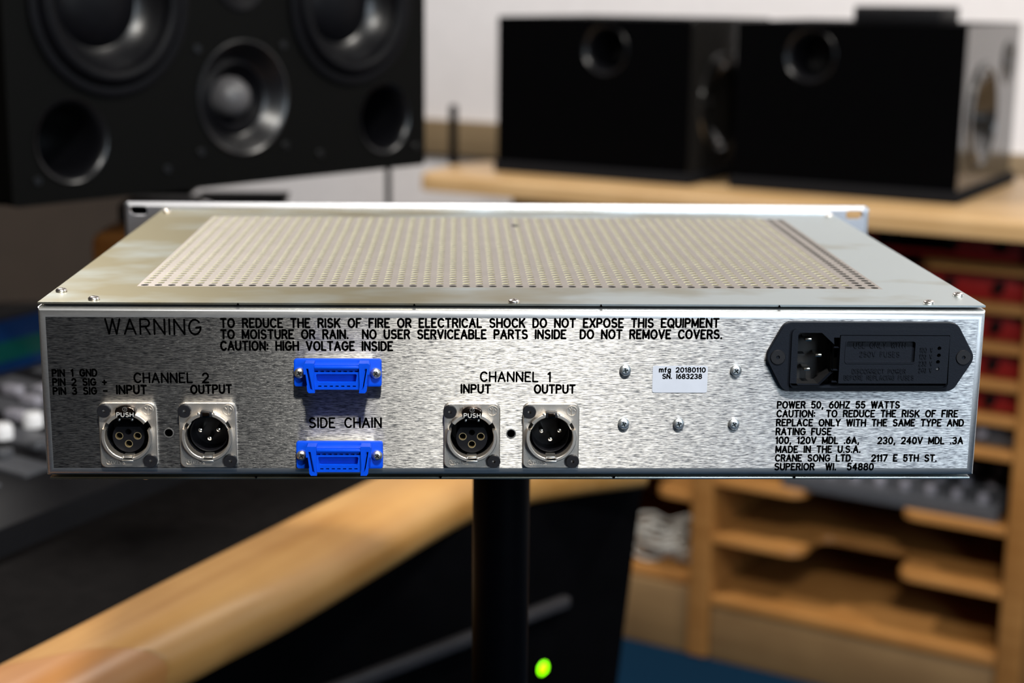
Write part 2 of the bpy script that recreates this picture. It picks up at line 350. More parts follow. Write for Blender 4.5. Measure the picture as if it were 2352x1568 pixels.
# ------------------------------------------------------------------ engraver's single-stroke alphabet
def arc(cx, cy, rx, ry, a0, a1, n=9):
    return [(cx+rx*math.cos(R(a0+(a1-a0)*i/n)), cy+ry*math.sin(R(a0+(a1-a0)*i/n))) for i in range(n+1)]
G = {
 'A': (.8, [[(0, 0), (.4, 1), (.8, 0)], [(.14, .34), (.66, .34)]]),
 'B': (.68, [[(.4, .53), (0, .53), (0, 1)]+arc(.4, .765, .25, .235, 90, -90), [(0, .53), (0, 0)], [(0, 0)]+arc(.42, .265, .26, .265, -90, 90)]),
 'C': (.76, [arc(.42, .5, .42, .5, 42, 318, 14)]),
 'D': (.72, [[(0, 0), (0, 1)]+arc(.3, .5, .42, .5, 90, -90, 12)+[(0, 0)]]),
 'E': (.6, [[(.6, 1), (0, 1), (0, 0), (.6, 0)], [(0, .52), (.42, .52)]]),
 'F': (.58, [[(.6, 1), (0, 1), (0, 0)], [(0, .52), (.42, .52)]]),
 'G': (.82, [arc(.42, .5, .42, .5, 42, 360, 15)+[(.5, .45)]]),
 'H': (.72, [[(0, 0), (0, 1)], [(.72, 0), (.72, 1)], [(0, .52), (.72, .52)]]),
 'I': (0.02, [[(0.01, 0), (0.01, 1)]]),
 'J': (.5, [[(.5, 1), (.5, .3)]+arc(.25, .25, .25, .25, 0, -180)]),
 'K': (.7, [[(0, 0), (0, 1)], [(.68, 1), (0, .38)], [(.25, .6), (.7, 0)]]),
 'L': (.56, [[(0, 1), (0, 0), (.56, 0)]]),
 'M': (.86, [[(0, 0), (0, 1), (.43, .15), (.86, 1), (.86, 0)]]),
 'N': (.74, [[(0, 0), (0, 1), (.74, 0), (.74, 1)]]),
 'O': (.86, [arc(.43, .5, .43, .5, 0, 360, 20)]),
 'P': (.66, [[(0, 0), (0, 1)]+arc(.38, .74, .28, .26, 90, -90)+[(0, .48)]]),
 'Q': (.86, [arc(.43, .5, .43, .5, 0, 360, 20), [(.5, .25), (.84, -.06)]]),
 'R': (.68, [[(0, 0), (0, 1)]+arc(.38, .75, .28, .25, 90, -90)+[(0, .5)], [(.36, .5), (.68, 0)]]),
 'S': (.7, [arc(.35, .755, .31, .245, 35, 270, 10)+arc(.35, .255, .34, .255, 90, -150, 10)]),
 'T': (.7, [[(0, 1), (.7, 1)], [(.35, 1), (.35, 0)]]),
 'U': (.7, [[(0, 1), (0, .35)]+arc(.35, .35, .35, .35, 180, 360, 10)+[(.7, 1)]]),
 'V': (.76, [[(0, 1), (.38, 0), (.76, 1)]]),
 'W': (1.04, [[(0, 1), (.25, 0), (.52, 1), (.79, 0), (1.04, 1)]]),
 'X': (.7, [[(0, 0), (.7, 1)], [(0, 1), (.7, 0)]]),
 'Y': (.72, [[(0, 1), (.36, .5), (.72, 1)], [(.36, .5), (.36, 0)]]),
 'Z': (.68, [[(0, 1), (.68, 1), (0, 0), (.68, 0)]]),
 '0': (.68, [arc(.34, .5, .34, .5, 0, 360, 18)]),
 '1': (.26, [[(0, .8), (.22, 1), (.22, 0)]]),
 '2': (.68, [arc(.34, .7, .32, .3, 165, -35, 10)+[(0, 0), (.68, 0)]]),
 '3': (.68, [arc(.32, .755, .3, .245, 150, -90, 10)+arc(.32, .255, .35, .255, 90, -150, 10)]),
 '4': (.72, [[(.52, 0), (.52, 1), (0, .3), (.72, .3)]]),
 '5': (.66, [[(.6, 1), (.1, 1), (.04, .54)]+arc(.32, .32, .33, .32, 125, -150, 11)]),
 '6': (.66, [[(.5, 1), (.25, .85), (.07, .6), (0, .33)], arc(.33, .32, .33, .32, 0, 360, 16)]),
 '7': (.66, [[(0, 1), (.66, 1), (.2, 0)]]),
 '8': (.68, [arc(.34, .765, .28, .235, 0, 360, 14), arc(.34, .27, .34, .27, 0, 360, 16)]),
 '9': (.66, [[(.16, 0), (.41, .15), (.59, .4), (.66, .67)], arc(.33, .68, .33, .32, 0, 360, 16)]),
 '.': (.06, [[(.03, 0), (.03, .05)]]), ',': (.1, [[(.08, .06), (.02, -.18)]]),
 ':': (.06, [[(.03, .12), (.03, .17)], [(.03, .6), (.03, .65)]]),
 '+': (.6, [[(0, .45), (.6, .45)], [(.3, .15), (.3, .75)]]), '-': (.6, [[(0, .45), (.6, .45)]]),
 'm': (.84, [[(0, 0), (0, .7)], arc(.21, .49, .21, .21, 180, 0, 6)+[(.42, 0)], arc(.63, .49, .21, .21, 180, 0, 6)+[(.84, 0)]]),
 'f': (.4, [arc(.34, .78, .2, .22, 90, 180, 5)+[(.14, 0)], [(0, .66), (.36, .66)]]),
 'g': (.54, [arc(.27, .38, .27, .32, 0, 360, 14), [(.54, .7), (.54, -.05)]+arc(.27, -.05, .27, .22, 0, -150, 8)]),
}
def text_polys(t, gap=.34, space=.95):
    x = 0; out = []
    for ch in t:
        if ch == ' ': x += space; continue
        w_, ps = G[ch]
        out += [[(x+a, b) for a, b in p] for p in ps]; x += w_+gap
    return out, x-gap
def lettering(f, t, x0, x1, y0, y1, h, sw, m, parent, label=None, h0=0.00003, thick=0.0, name='lettering', s=0.001):
    """strokes of width sw in the plane of frame f, fitted between x0 and x1 (in mm)"""
    mb = MB(); ps, W_ = text_polys(t); k = (x1-x0)/W_
    for p in ps:
        q = [Vector(((x0+a*k)*s, (y0+(y1-y0)*(a/W_)+b*h)*s)) for a, b in p]
        hw = sw*s/2
        for a, b in zip(q, q[1:]):
            d = (b-a)
            if d.length < 1e-9: continue
            d.normalize(); n = Vector((-d.y, d.x))*hw
            cs = [a+n, a-n, b-n, b+n]
            if thick: mb.prism(f, [(c.x, c.y) for c in (cs[1], cs[2], cs[3], cs[0])], h0, h0+thick)
            else: mb.face([f(c.x, c.y, h0) for c in (cs[1], cs[2], cs[3], cs[0])])
        if not thick:
            for a in q: mb.face([f(a.x+hw*math.cos(2*math.pi*i/8), a.y+hw*math.sin(2*math.pi*i/8), h0) for i in range(8)])
    return mb.build(name, m, parent, label)

# ------------------------------------------------------------------ the setting (walls run with the cabinet on the right)
CF = Frame((0.419, 1.98, 0), (0.844, -0.537, 0), (0.537, 0.844, 0))     # cabinet frame: u along its front, v to the back, w up
def slab(name, pts, h0, h1, m):
    mb = MB(); mb.prism(CF, pts, h0, h1); return struct(mb.build(name, m))
XL, XR, YB, YF = -2.13, 3.7, 0.80, -4.3
slab('floor', [(XL, YF), (XR, YF), (XR, YB), (XL, YB)], -0.06, 0.0, 'carpet')
slab('ceiling', [(XL, YF), (XR, YF), (XR, YB), (XL, YB)], 2.62, 2.70, 'ceiling')
slab('wall_back', [(XL-.1, YB), (XR+.1, YB), (XR+.1, YB+.1), (XL-.1, YB+.1)], 0.0, 2.62, 'wall')
slab('wall_left', [(XL-.1, YF), (XL, YF), (XL, YB), (XL-.1, YB)], 0.0, 2.62, 'taupe')
slab('wall_right', [(XR, YF), (XR+.1, YF), (XR+.1, YB), (XR, YB)], 0.0, 2.62, 'taupe')
slab('wall_front', [(XL-.1, YF-.1), (XR+.1, YF-.1), (XR+.1, YF), (XL-.1, YF)], 0.0, 2.62, 'taupe')
mb = MB(); mb.box(CF, ((XL+XR)/2, YB-.0125, .845), (XR-XL-.02, .025, .085), .004)
struct(mb.build('trim_1', 'rail'))

# ------------------------------------------------------------------ the rack unit
UZ = 0.978
unit = thing('rack_unit', 'silver rack-mount audio processor seen from behind, perforated lid, on a black post', 'audio unit', (0, 0, UZ))
H, D = 0.0836, 0.307
PF = Frame((0, -0.003, 0), X, Z)                      # plane of the rear panel, w towards the viewer
mm = 0.001
XLRS = [(-0.1771, 0.0228, 'in'), (-0.1408, 0.0228, 'out'), (-0.0201, 0.0226, 'in'), (0.0163, 0.0226, 'out')]
# rear panel: a tray with a rounded rim, its openings cut through
holes = [circ(x, z, 0.0114, 40) for x, z, k in XLRS]
holes += [circ(-.1589, .0234, .0019, 20), circ(-.0020, .0232, .0019, 20), rrect(.1262, .0470, .1982, .0732, .001)]
mb = MB()
mb.plate(PF, [(-.212, .0066), (.212, .0066), (.212, .0775), (-.212, .0775)], holes, -0.0012, 0.0)
prev = None
for k in range(11):
    if k <= 9: a = R(10*k); e, yy = .004*math.sin(a), .001-.004*math.cos(a)
    else: e, yy = .004, .009
    lp = [(-.212-e, .0066-e), (.212+e, .0066-e), (.212+e, .0775+e), (-.212-e, .0775+e)]
    cur = [Vector((x, yy, z)) for x, z in lp]
    if prev:
        for i in range(4): mb.face([prev[i], prev[(i+1) % 4], cur[(i+1) % 4], cur[i]]).material_index = 1
    prev = cur
rear = mb.build('rear_panel', ['brushed', 'bend'], unit, 'brushed aluminium rear panel with black engraved lettering', sharp=50, weld=True)
for pl in rear.data.polygons:
    if abs(pl.normal.y) > .9999: pl.use_smooth = False
# chassis sides, inner front and dark lining
for sx in (-1, 1):
    mb = MB(); mb.box(WORLD, (sx*.2154, .158, .0425), (.0012, .297, .080), .0004)
    mb.build('side_panel', 'side', unit)
mb = MB()
mb.box(WORLD, (0, .012, .041), (.428, .0008, .078)); mb.box(WORLD, (0, .158, .0028), (.428, .292, .0008))
mb.box(WORLD, (0, .3050, .041), (.428, .0012, .078))
mb.build('chassis_lining', 'inside', unit)
# bottom plate
mb = MB(); mb.box(WORLD, (0, .154, .0006), (.4300, .307, .0012), .0003)
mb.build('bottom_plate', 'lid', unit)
# lid with 56 x 37 real holes
S = .0064; HX0, HY0, NX, NY, HR = -.1763, .0431, 56, 37, .00187
gx0, gx1 = HX0-S/2, HX0+(NX-.5)*S; gy0, gy1 = HY0-S/2, HY0+(NY-.5)*S
mb = MB(); bm = mb.bm; zt, zb = H, H-.0009
ox0, ox1, oy0, oy1 = -.216, .216, 0.0003, D
def q(a, b, c, d, z=None): return [Vector((*p, z)) for p in (a, b, c, d)]
for z, flip in ((zt, 0), (zb, 1)):
    for fpts in (((ox0, oy0), (ox1, oy0), (ox1, gy0), (ox0, gy0)), ((ox0, gy1), (ox1, gy1), (ox1, oy1), (ox0, oy1)),
                 ((ox0, gy0), (gx0, gy0), (gx0, gy1), (ox0, gy1)), ((gx1, gy0), (ox1, gy0), (ox1, gy1), (gx1, gy1))):
        p = q(*fpts, z); mb.face(p[::-1] if flip else p)
for a, b in (((ox0, oy0), (ox1, oy0)), ((ox1, oy0), (ox1, oy1)), ((ox1, oy1), (ox0, oy1)), ((ox0, oy1), (ox0, oy0))):
    mb.face([Vector((*a, zb)), Vector((*b, zb)), Vector((*b, zt)), Vector((*a, zt))])
NS = 16
ca = [(math.cos(2*math.pi*i/NS), math.sin(2*math.pi*i/NS)) for i in range(NS)]
sq = [(c/max(abs(c), abs(s)), s/max(abs(c), abs(s))) for c, s in ca]
for j in range(NY):
    for i in range(NX):
        cx, cy = HX0+i*S, HY0+j*S
        o_ = [bm.verts.new((cx+a*S/2, cy+b*S/2, zt)) for a, b in sq]
        t_ = [bm.verts.new((cx+a*HR, cy+b*HR, zt)) for a, b in ca]
        b_ = [bm.verts.new((cx+a*HR, cy+b*HR, zt-.00036)) for a, b in ca]
        for k in range(NS):
            k2 = (k+1) % NS
            f1 = bm.faces.new((o_[k], o_[k2], t_[k2], t_[k])); f1.material_index = 1
            f2 = bm.faces.new((t_[k], t_[k2], b_[k2], b_[k])); f2.material_index = 3 if j == 0 or i > NX-3 else 2  # painted-bright walls, except dark ones in first row and last columns
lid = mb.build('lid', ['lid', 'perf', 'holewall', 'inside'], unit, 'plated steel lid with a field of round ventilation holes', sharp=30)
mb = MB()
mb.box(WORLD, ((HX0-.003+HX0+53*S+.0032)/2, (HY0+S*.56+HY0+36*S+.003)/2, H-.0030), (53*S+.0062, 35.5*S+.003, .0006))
mb.build('shade_sheet', 'inside', unit)  # dark sheet added below the holes in place of shade inside
for x in (-.1262, -.0465, .0386, .1205):
    mb = MB(); mb.prism(Frame((x, 0.0002, H-.0012), X, Z), [(-.0007, 0), (.0007, 0), (0, .0012)], 0, .0004); mb.build('seam_mark', 'ink', unit)
for x in (-.120, -.0345, .0465, .1315):
    mb = MB(); mb.prism(Frame((x, -.0001, .0008), X, Z), [(-.0007, .001), (.0007, .001), (0, -.0004)], 0, .0003); mb.build('seam_mark', 'ink', unit)
# front panel with ears, thick chamfered edge and rack slots
mb = MB(); FF = Frame((0, D, 0), X, Z)
slots = []
for sx in (-1, 1):
    for z in (.0826, .0063): slots.append(rrect(sx*.2319-.0057, z-.0031, sx*.2319+.0057, z+.0031, .003))
mb.plate(FF, rrect(-.2389, .0016, .2389, .0853, .0015), slots, -.0035, 0.0)
ol = rrect(-.2389, .0016, .2389, .0853, .0015); ol2 = rrect(-.2416, -.0010, .2416, .0881, .0028)
for i in range(len(ol)):
    j = (i+1) % len(ol)
    a, b, c, d = ol[i], ol[j], ol2[j], ol2[i]
    mb.face([FF(*a, 0), FF(*b, 0), FF(*c, -.0022), FF(*d, -.0022)][::-1])
    mb.face([FF(*d, -.0022), FF(*c, -.0022), FF(*c, -.0048), FF(*d, -.0048)][::-1])
mb.plate(FF, ol2, slots, -.0050, -.0035)
mb.build('front_panel', 'face', unit, 'light satin front panel with slotted rack ears', sharp=25)

# pan-head screws with a real cross recess
def cross(r, w_):
    pts = []
    for k in range(4):
        c, s = math.cos(math.pi/2*k), math.sin(math.pi/2*k)
        for a, b in ((w_, -w_), (r, -w_), (r, w_)): pts.append((a*c-b*s, a*s+b*c))
    return pts
def pan_screw(f, r, h, m, parent, rot=20.0, base=0.0, name='screw', label=None):
    fr = Frame(f.o+f.w*base, f.u*math.cos(R(rot))+f.v*math.sin(R(rot)), -f.u*math.sin(R(rot))+f.v*math.cos(R(rot)))
    mb = MB(); ri = r*.52
    hz = lambda q: h*(.30+.70*math.sqrt(max(0, 1-(q/r)**2*.96)))
    prof = [(r*.93, 0), (r, h*.12)]+[(r*k, hz(r*k)) for k in (1, .96, .9, .82, .74, .66, .58, .52)]
    mb.lathe(fr, prof, 28)
    mb.plate(fr, circ(0, 0, ri, 28), [cross(r*.47, r*.11)], hz(ri)-h*.06, hz(ri))
    o = mb.build(name, m, parent, label, sharp=40)
    mb = MB(); mb.cyl(fr, r*.55, h*.12, h*.36, 16); mb.build('drive_recess', 'recess', o)
    return o
for x, z, rot in ((.0500, .0536, 12), (.1010, .0535, 40), (.0499, .0282, 25), (.0754, .0282, 18), (.1011, .0281, 33)):
    pan_screw(PF.at(x, z), .0026, .0021, 'zinc', unit, rot)
TF = Frame((0, 0, H), X, Y)
for x, y, rot in ((-.2115, .0253, 45), (-.1921, .0060, 45), (-.0012, .0028, 10), (.1908, .0042, 45), (.2106, .0236, 45), (-.2109, .293, 20), (.2115, .293, 30)):
    pan_screw(TF.at(x, y), .0026, .0019, 'steel', unit, rot)
mb = MB(); mb.cyl(TF.at(.0079, .2425), .0022, .00005, .0006, 16, .0003); mb.build('lid_stud', 'blacksteel', unit)
for x, y in ((-.172, .006), (.160, .006), (-.001, .006)):
    f = Frame((x, y, 0), X, -Y); mb = MB()
    mb.lathe(f, [(.0026, 0), (.0024, .0009), (.0012, .0015), (0, .0016)], 18); mb.build('screw', 'steel', unit)

# engraved and filled lettering on the rear panel
TXT = [('WARNING', -185.4, 69.8, -142.9, 69.6, 6.82, .86),
 ('TO REDUCE THE RISK OF FIRE OR ELECTRICAL SHOCK DO NOT EXPOSE THIS EQUIPMENT', -133.6, 73.0, 92.2, 73.8, 3.82, .92),
 ('TO MOISTURE OR RAIN.  NO USER SERVICEABLE PARTS INSIDE  DO NOT REMOVE COVERS.', -133.7, 67.8, 93.8, 68.5, 3.83, .92),
 ('CAUTION: HIGH VOLTAGE INSIDE', -133.9, 62.5, -56.5, 62.5, 3.84, .92),
 ('PIN 1 GND', -210.2, 50.0, -190.4, 50.2, 3.0, .80), ('PIN 2 SIG +', -210.2, 45.8, -186.3, 45.9, 3.0, .80), ('PIN 3 SIG -', -210.2, 41.6, -186.1, 41.8, 3.0, .80),
 ('CHANNEL 2', -173.5, 47.2, -140.1, 47.3, 4.28, .82), ('INPUT', -181.6, 42.0, -168.4, 42.0, 3.68, .90), ('OUTPUT', -148.1, 42.1, -129.9, 42.4, 3.68, .90),
 ('SIDE CHAIN', -94.6, 26.1, -61.9, 26.2, 4.35, .82),
 ('CHANNEL 1', -16.2, 48.1, 15.7, 48.0, 4.31, .82), ('INPUT', -25.0, 42.7, -11.8, 42.6, 3.70, .90), ('OUTPUT', 8.6, 42.6, 27.0, 42.6, 3.71, .90),
 ('POWER 50, 60HZ 55 WATTS', 121.2, 35.6, 178.0, 35.7, 3.0, .78),
 ('CAUTION:  TO REDUCE THE RISK OF FIRE', 121.2, 31.4, 205.6, 31.5, 3.0, .78),
 ('REPLACE ONLY WITH THE SAME TYPE AND', 121.2, 27.1, 208.6, 27.1, 3.0, .78),
 ('RATING FUSE', 121.2, 22.8, 146.7, 22.8, 3.0, .78),
 ('100, 120V MDL .6A,', 121.3, 18.6, 160.0, 18.6, 3.0, .78), ('230, 240V MDL .3A', 169.1, 18.5, 208.9, 18.5, 3.0, .78),
 ('MADE IN THE U.S.A.', 121.5, 14.2, 160.9, 14.3, 3.0, .78),
 ('CRANE SONG LTD.', 121.5, 10.0, 157.5, 10.0, 3.0, .78), ('2117 E 5TH ST.', 166.7, 10.0, 197.1, 10.0, 3.0, .78),
 ('SUPERIOR  WI.  54880', 121.4, 5.8, 167.6, 5.8, 3.0, .78)]
for t, x0, y0, x1, y1, h, sw in TXT:
    o = lettering(PF, t, x0, x1, y0, y1, h, sw, 'ink', rear, 'black engraved lettering on the rear panel', h0=0.00004)

# serial sticker
mb = MB(); mb.prism(PF, rrect(.0627, .0429, .0881, .0556, .0010), 0.00002, .00022)
st = mb.build('serial_sticker', 'sticker', unit, 'pale grey sticker with production date and serial number')
for t, x0, x1, y in (('mfg 20180110', 65.8, 86.9, 52.65), ('SN. I683238', 67.4, 85.3, 49.6)):
    lettering(PF, t, x0, x1, y, y, 2.05, .56, 'ink', st, h0=0.00025)

# ---------------- XLR connectors
def hex_screw(f, r, h0, h1, parent):
    mb = MB(); mb.plate(f, circ(0, 0, r*.93, 28), [circ(0, 0, r*.28, 6, .3)], h0, h1)
    mb.lathe(f, [(r, h0), (r, h1-.0004), (r*.93, h1)], 28)
    o = mb.build('screw', 'blacksteel', parent, sharp=40)
    return o
def emblem(f, r, h0, parent):
    mb = MB(); mb.sector(f, r*.84, r, h0, h0+.0004, 0, 360, 28)
    mb.box(f, (0, -r*.08, h0+.0002), (r*.16, r*1.35, .0004))
    mb.prism(f, [(-r*.62, r*.42), (-r*.50, r*.54), (-r*.16, r*.16), (-r*.28, r*.04)], h0, h0+.0004)
    mb.prism(f, [(r*.28, r*.30), (r*.40, r*.42), (r*.68, r*.10), (r*.56, -r*.02)], h0, h0+.0004)
    return mb.build('emblem', 'nickel', parent)
def xlr(x, z, kind):
    f = PF.at(x, z); name = 'xlr_socket' if kind == 'in' else 'xlr_plug'
    mb = MB(); mb.plate(f, rrect(-.013, -.0155, .013, .0155, .0030), [circ(0, 0, .0114, 40)], 0.00002, .0016)
    o2 = rrect(-.013, -.0155, .013, .0155, .0030); i2 = rrect(-.0126, -.0151, .0126, .0151, .0027)
    for a in range(len(o2)):
        b = (a+1) % len(o2); mb.face([f(*o2[a], .0016), f(*o2[b], .0016), f(*i2[b], .0021), f(*i2[a], .0021)])
    mb.plate(f, i2, [circ(0, 0, .0114, 40)], .0016, .0021)
    fl = mb.build(name, 'nickel', unit, ('satin nickel three-hole input socket flange with push lever' if kind == 'in'
                                         else 'satin nickel three-pin output plug flange'), sharp=30)
    mb = MB()
    for a0, a1 in ((38, 142), (161, 258), (282, 379)): mb.sector(f, .0099, .0116, -.001, .0052, a0, a1, 16, .0003)
    mb.build('rim', 'nickel', fl, sharp=30)
    mb = MB()      # well behind the rim
    mb.lathe(f, [(.0114, -.0001), (.0099, -.0004), (.0098, -.014), (0, -.014)], 36)
    mb.build('well', 'blackplastic', fl, sharp=30)
    # latch at the bottom of the rim
    mb = MB(); mb.box(f, (0, -.0113, .0048), (.0052, .0010, .0012), .0002); mb.box(f, (-.0024, -.0101, .0042), (.0004, .0022, .0022)); mb.box(f, (.0024, -.0101, .0042), (.0004, .0022, .0022))
    mb.box(f, (0, -.0096, .0012), (.0044, .0010, .0064), .0003)
    mb.build('latch', 'chrome', fl)
    for sx, sz in ((-.0101, .0118), (.0101, -.0118)): hex_screw(f.at(sx, sz), .0031, .0021, .0040, fl)
    emblem(f.at(.0094, .0120), .0025, .0021, fl)
    mb = MB(); g = f.at(-.0058, -.0128); n0 = rrect(-.0047, -.00125, .0047, .00125, .0012)
    mb.plate(g, n0, [rrect(-.0044, -.00095, .0044, .00095, .0009)], .0021, .0023); mb.build('name_frame', 'nickel', fl)
    lettering(g, 'NEUTRIK', -3.6, 3.6, -.62, -.62, 1.25, .22, 'nickel', fl, h0=.0021, thick=.0003)
    if kind == 'in':
        g = f.at(0, -.0011); mb = MB()
        out = [(.0072*math.cos(R(a)), .0072*math.sin(R(a))) for a in range(138, 403, 8)]
        mb.plate(g, out, [circ(px, pz, .0018, 20) for px, pz in ((-.0042, .0005), (.0041, .0005), (0, -.0032))]+[circ(0, .0024, .0014, 14)], -.012, .0008)
        mb.build('insert', 'blackplastic', fl, 'black plastic insert with three contact holes', sharp=30)
        for px, pz in ((-.0042, .0005), (.0041, .0005), (0, -.0032)):
            c = g.at(px, pz); mb = MB(); mb.sector(c, .00150, .00179, -.006, .00085, 0, 360, 22)
            mb.build('contact', 'brass', fl); mb = MB(); mb.lathe(c, [(.0015, -.0016), (0, -.0017)], 18); mb.build('contact_bore', 'hole', fl)  # dark disc paints in the shade down each bore
        mb = MB(); g = f.at(0, .0117)
        pts = [(-.0044, -.0012), (-.0047, .0006), (-.0041, .0021)]+arc(0, .0016, .0040, .0014, 160, 20, 8)+[(.0041, .0021), (.0047, .0006), (.0044, -.0012), (.0034, -.0030), (-.0034, -.0030)]
        mb.prism(g, pts, .0022, .0062, .0008, 3); lv = mb.build('push_lever', 'lever', fl, 'dark chrome lever marked PUSH', sharp=40)
        lettering(g, 'PUSH', -3.7, 3.7, -1.75, -1.75, 1.9, .40, 'palemetal', fl, h0=.0062, thick=.0001)
        mb = MB(); k = g.at(0, .0017); mb.sector(k, .0008, .0011, .0062, .0063, 0, 360, 18); mb.box(k, (0, 0, .00625), (.0002, .0013, .0001)); mb.box(k, (.0003, .0002, .00625), (.0006, .0002, .0001))
        mb.build('emblem', 'chrome', fl)
        mb = MB(); mb.box(g, (-.0029, -.0034, .0050), (.0010, .0012, .0012), .0003); mb.box(g, (.0029, -.0034, .0050), (.0010, .0012, .0012), .0003); mb.build('hinge_pin', 'chrome', fl)
        mb = MB(); mb.box(f, (0, .0070, -.002), (.0032, .0010, .002), .0002); mb.build('key', 'blackplastic', fl)
    else:
        mb = MB(); mb.lathe(f, [(.0090, -.013), (.0090, -.0022), (.0087, -.0018), (.0084, -.0022), (.0084, -.0128), (0, -.0128)], 36)
        mb.build('insert', 'blackplastic', fl, 'black plastic cup around three pins', sharp=30)
        for px, pz in ((-.0042, .0012), (.0042, .0014), (0, -.0028)):
            mb = MB(); mb.lathe(f.at(px, pz), [(.0011, -.0128), (.0011, -.0030), (.0009, -.0024), (.0004, -.0021), (0, -.0020)], 18); mb.build('pin', 'silver', fl)
        mb = MB(); mb.prism(f, [(-.0030, .0095), (.0030, .0095), (.0026, .0118), (.0018, .0122), (-.0018, .0122), (-.0026, .0118)], .0022, .0054, .0004)
        mb.build('release_block', 'blacksteel', fl)
        mb = MB(); mb.box(f, (0, .0106, .0056), (.0032, .0024, .0008), .0002); mb.build('release_tab', 'lever', fl)
        mb = MB(); mb.box(f, (-.0035, .0109, .0046), (.0012, .0016, .0012), .0004); mb.box(f, (.0035, .0109, .0046), (.0012, .0016, .0012), .0004); mb.build('hinge_pin', 'chrome', fl)
        mb = MB()
        for a in (151, 29):
            c, s = math.cos(R(a)), math.sin(R(a)); k = Frame(f(c*.0096, s*.0096), f.u*(-s)+f.v*c, f.u*(-c)+f.v*(-s))
            mb.box(k, (0, 0, .001), (.0034, .0006, .003), .0001)
        mb.build('spring', 'nickel', fl)
    return fl
x2i = xlr(*XLRS[0]); x2o = xlr(*XLRS[1])
copy_part(x2i, unit, (XLRS[2][0]-XLRS[0][0], 0, XLRS[2][1]-XLRS[0][1]))
copy_part(x2o, unit, (XLRS[3][0]-XLRS[1][0], 0, XLRS[3][1]-XLRS[1][1]))
for x, z in ((-.1589, .0234), (-.0020, .0232)):
    mb = MB(); mb.sector(PF.at(x, z), .00185, .0023, -.0005, .00012, 0, 360, 24); mb.build('hole_rim', 'chrome', unit)

# ---------------- blue side chain connectors
def side_chain(x, z):
    f = PF.at(x, z)
    mb = MB(); mb.prism(f, rrect(-.0160, -.0048, .0160, .0062, .001), 0.00002, .0026)
    sh = mb.build('side_chain_connector', 'chrome', unit, 'blue plastic connector with two rows of slots on the rear panel', sharp=30)
    mb = MB(); mb.prism(f, rrect(-.0198, -.0064, .0198, .0064, .0012), .0026, .0046, .0004)
    mb.build('flange', 'blue', sh, sharp=30)
    body = [(-.0108, .0050), (.0104, .0050), (.0098, -.0064), (-.0100, -.0064)]
    win = roundpoly([(-.0094, .0008), (.0090, .0008), (.0084, -.0032), (-.0088, -.0032)], .0008)
    sl = [rrect(-.0099+.00258*i-.0001, .0017, -.0099+.00258*i+.0015, .00235, .0001, 1) for i in range(8)]
    sl += [rrect(-.0085+.00258*i, -.0052, -.0085+.00258*i+.0015, -.00455, .0001, 1) for i in range(7)]
    mb = MB(); mb.plate(f, body, [win]+sl, .0070, .0098); mb.prism(f, body, .0046, .0070)
    mb.box(f, (0, .0040, .0104), (.0200, .0012, .0012), .0003)
    mb.build('cover', 'blue', sh, sharp=30)
    mb = MB()
    for s in sl: mb.face([f(a, b, .00702) for a, b in s])
    mb.build('contact_slots', 'hole', sh)
    for sx in (-1, 1):
        P = [(10.0, 6.0), (14.2, 6.0), (14.9, 5.2), (14.7, .92), (13.9, .92), (13.3, -4.0), (13.5, -4.2), (13.3, -6.8), (12.6, -7.7), (9.9, -7.7), (10.2, -4.0)]
        P = [(sx*a*mm, b*mm) for a, b in P]
        slot = [(sx*a*mm, b*mm) for a, b in ((12.6, 3.6), (13.6, 3.6), (11.9, -6.2), (10.9, -6.2))]
        mb = MB(); mb.plate(f, P, [slot], .0046, .0112)
        br = mb.build('side_bracket', 'blue', sh, sharp=30)
        mb = MB(); mb.prism(f, [(sx*a*mm, b*mm) for a, b in ((12.3, 3.3), (13.0, 3.3), (11.4, -6.0), (10.7, -6.0))], .0046, .0104); mb.build('latch_bar', 'blue', sh)
        mb = MB(); mb.face([f(a, b, .0047) for a, b in slot]); mb.build('slot_floor', 'hole', sh)
        pan_screw(f.at(sx*.0172, .0002, .0046), .0024, .0026, 'chrome', sh, 30 if sx < 0 else 50)
    return sh
sc = side_chain(-.0810, .0529)
# screws of the connector carry their recess one level deeper than allowed for a copy: join it
for k in [o for o in bpy.data.objects if o.parent and o.parent.parent == sc]:
    k.parent = sc
copy_part(sc, unit, (0.0003, 0, -.0388))

# ---------------- mains inlet with fuse drawer
f = PF.at(0, 0)
outer = roundpoly([(.1138, .0605), (.1225, .0768), (.2015, .0768), (.2110, .0603), (.2015, .0442), (.1225, .0442)], .0034, 6)
mb = MB(); mb.plate(f, outer, [rrect(.1262, .0470, .1982, .0732, .001)], 0.00002, .0022)
op = outer; ip = [((x-.1624)*.992+.1624, (z-.0605)*.985+.0605) for x, z in outer]
for a in range(len(op)):
    b = (a+1) % len(op); mb.face([f(*op[a], .0022), f(*op[b], .0022), f(*ip[b], .0027), f(*ip[a], .0027)])
mb.plate(f, ip, [rrect(.1262, .0470, .1982, .0732, .001)], .0022, .0027)
il = mb.build('power_inlet', 'inlet', unit, 'dark blue-black mains inlet with fuse drawer, two black screws', sharp=30)
inl = [(.1290, .0722), (.1385, .0722), (.1447, .0665), (.1447, .0540), (.1385, .0476), (.1290, .0476)]
inl = [(.1282, .0714)]+[(.1290, .0722), (.1390, .0722), (.1449, .0668), (.1450, .0538), (.1390, .0476), (.1292, .0476), (.1284, .0484)]
mb = MB(); fr = rrect(.1254, .0463, .1986, .0738, .0022)
mb.plate(f, fr, [inl, rrect(.1473, .0484, .1980, .0712, .0003), [(.1446, .0700), (.1473, .0700), (.1473, .0652), (.1446, .0652)], [(.1446, .0546), (.1473, .0546), (.1473, .0490), (.1446, .0490)]], .0012, .0044)
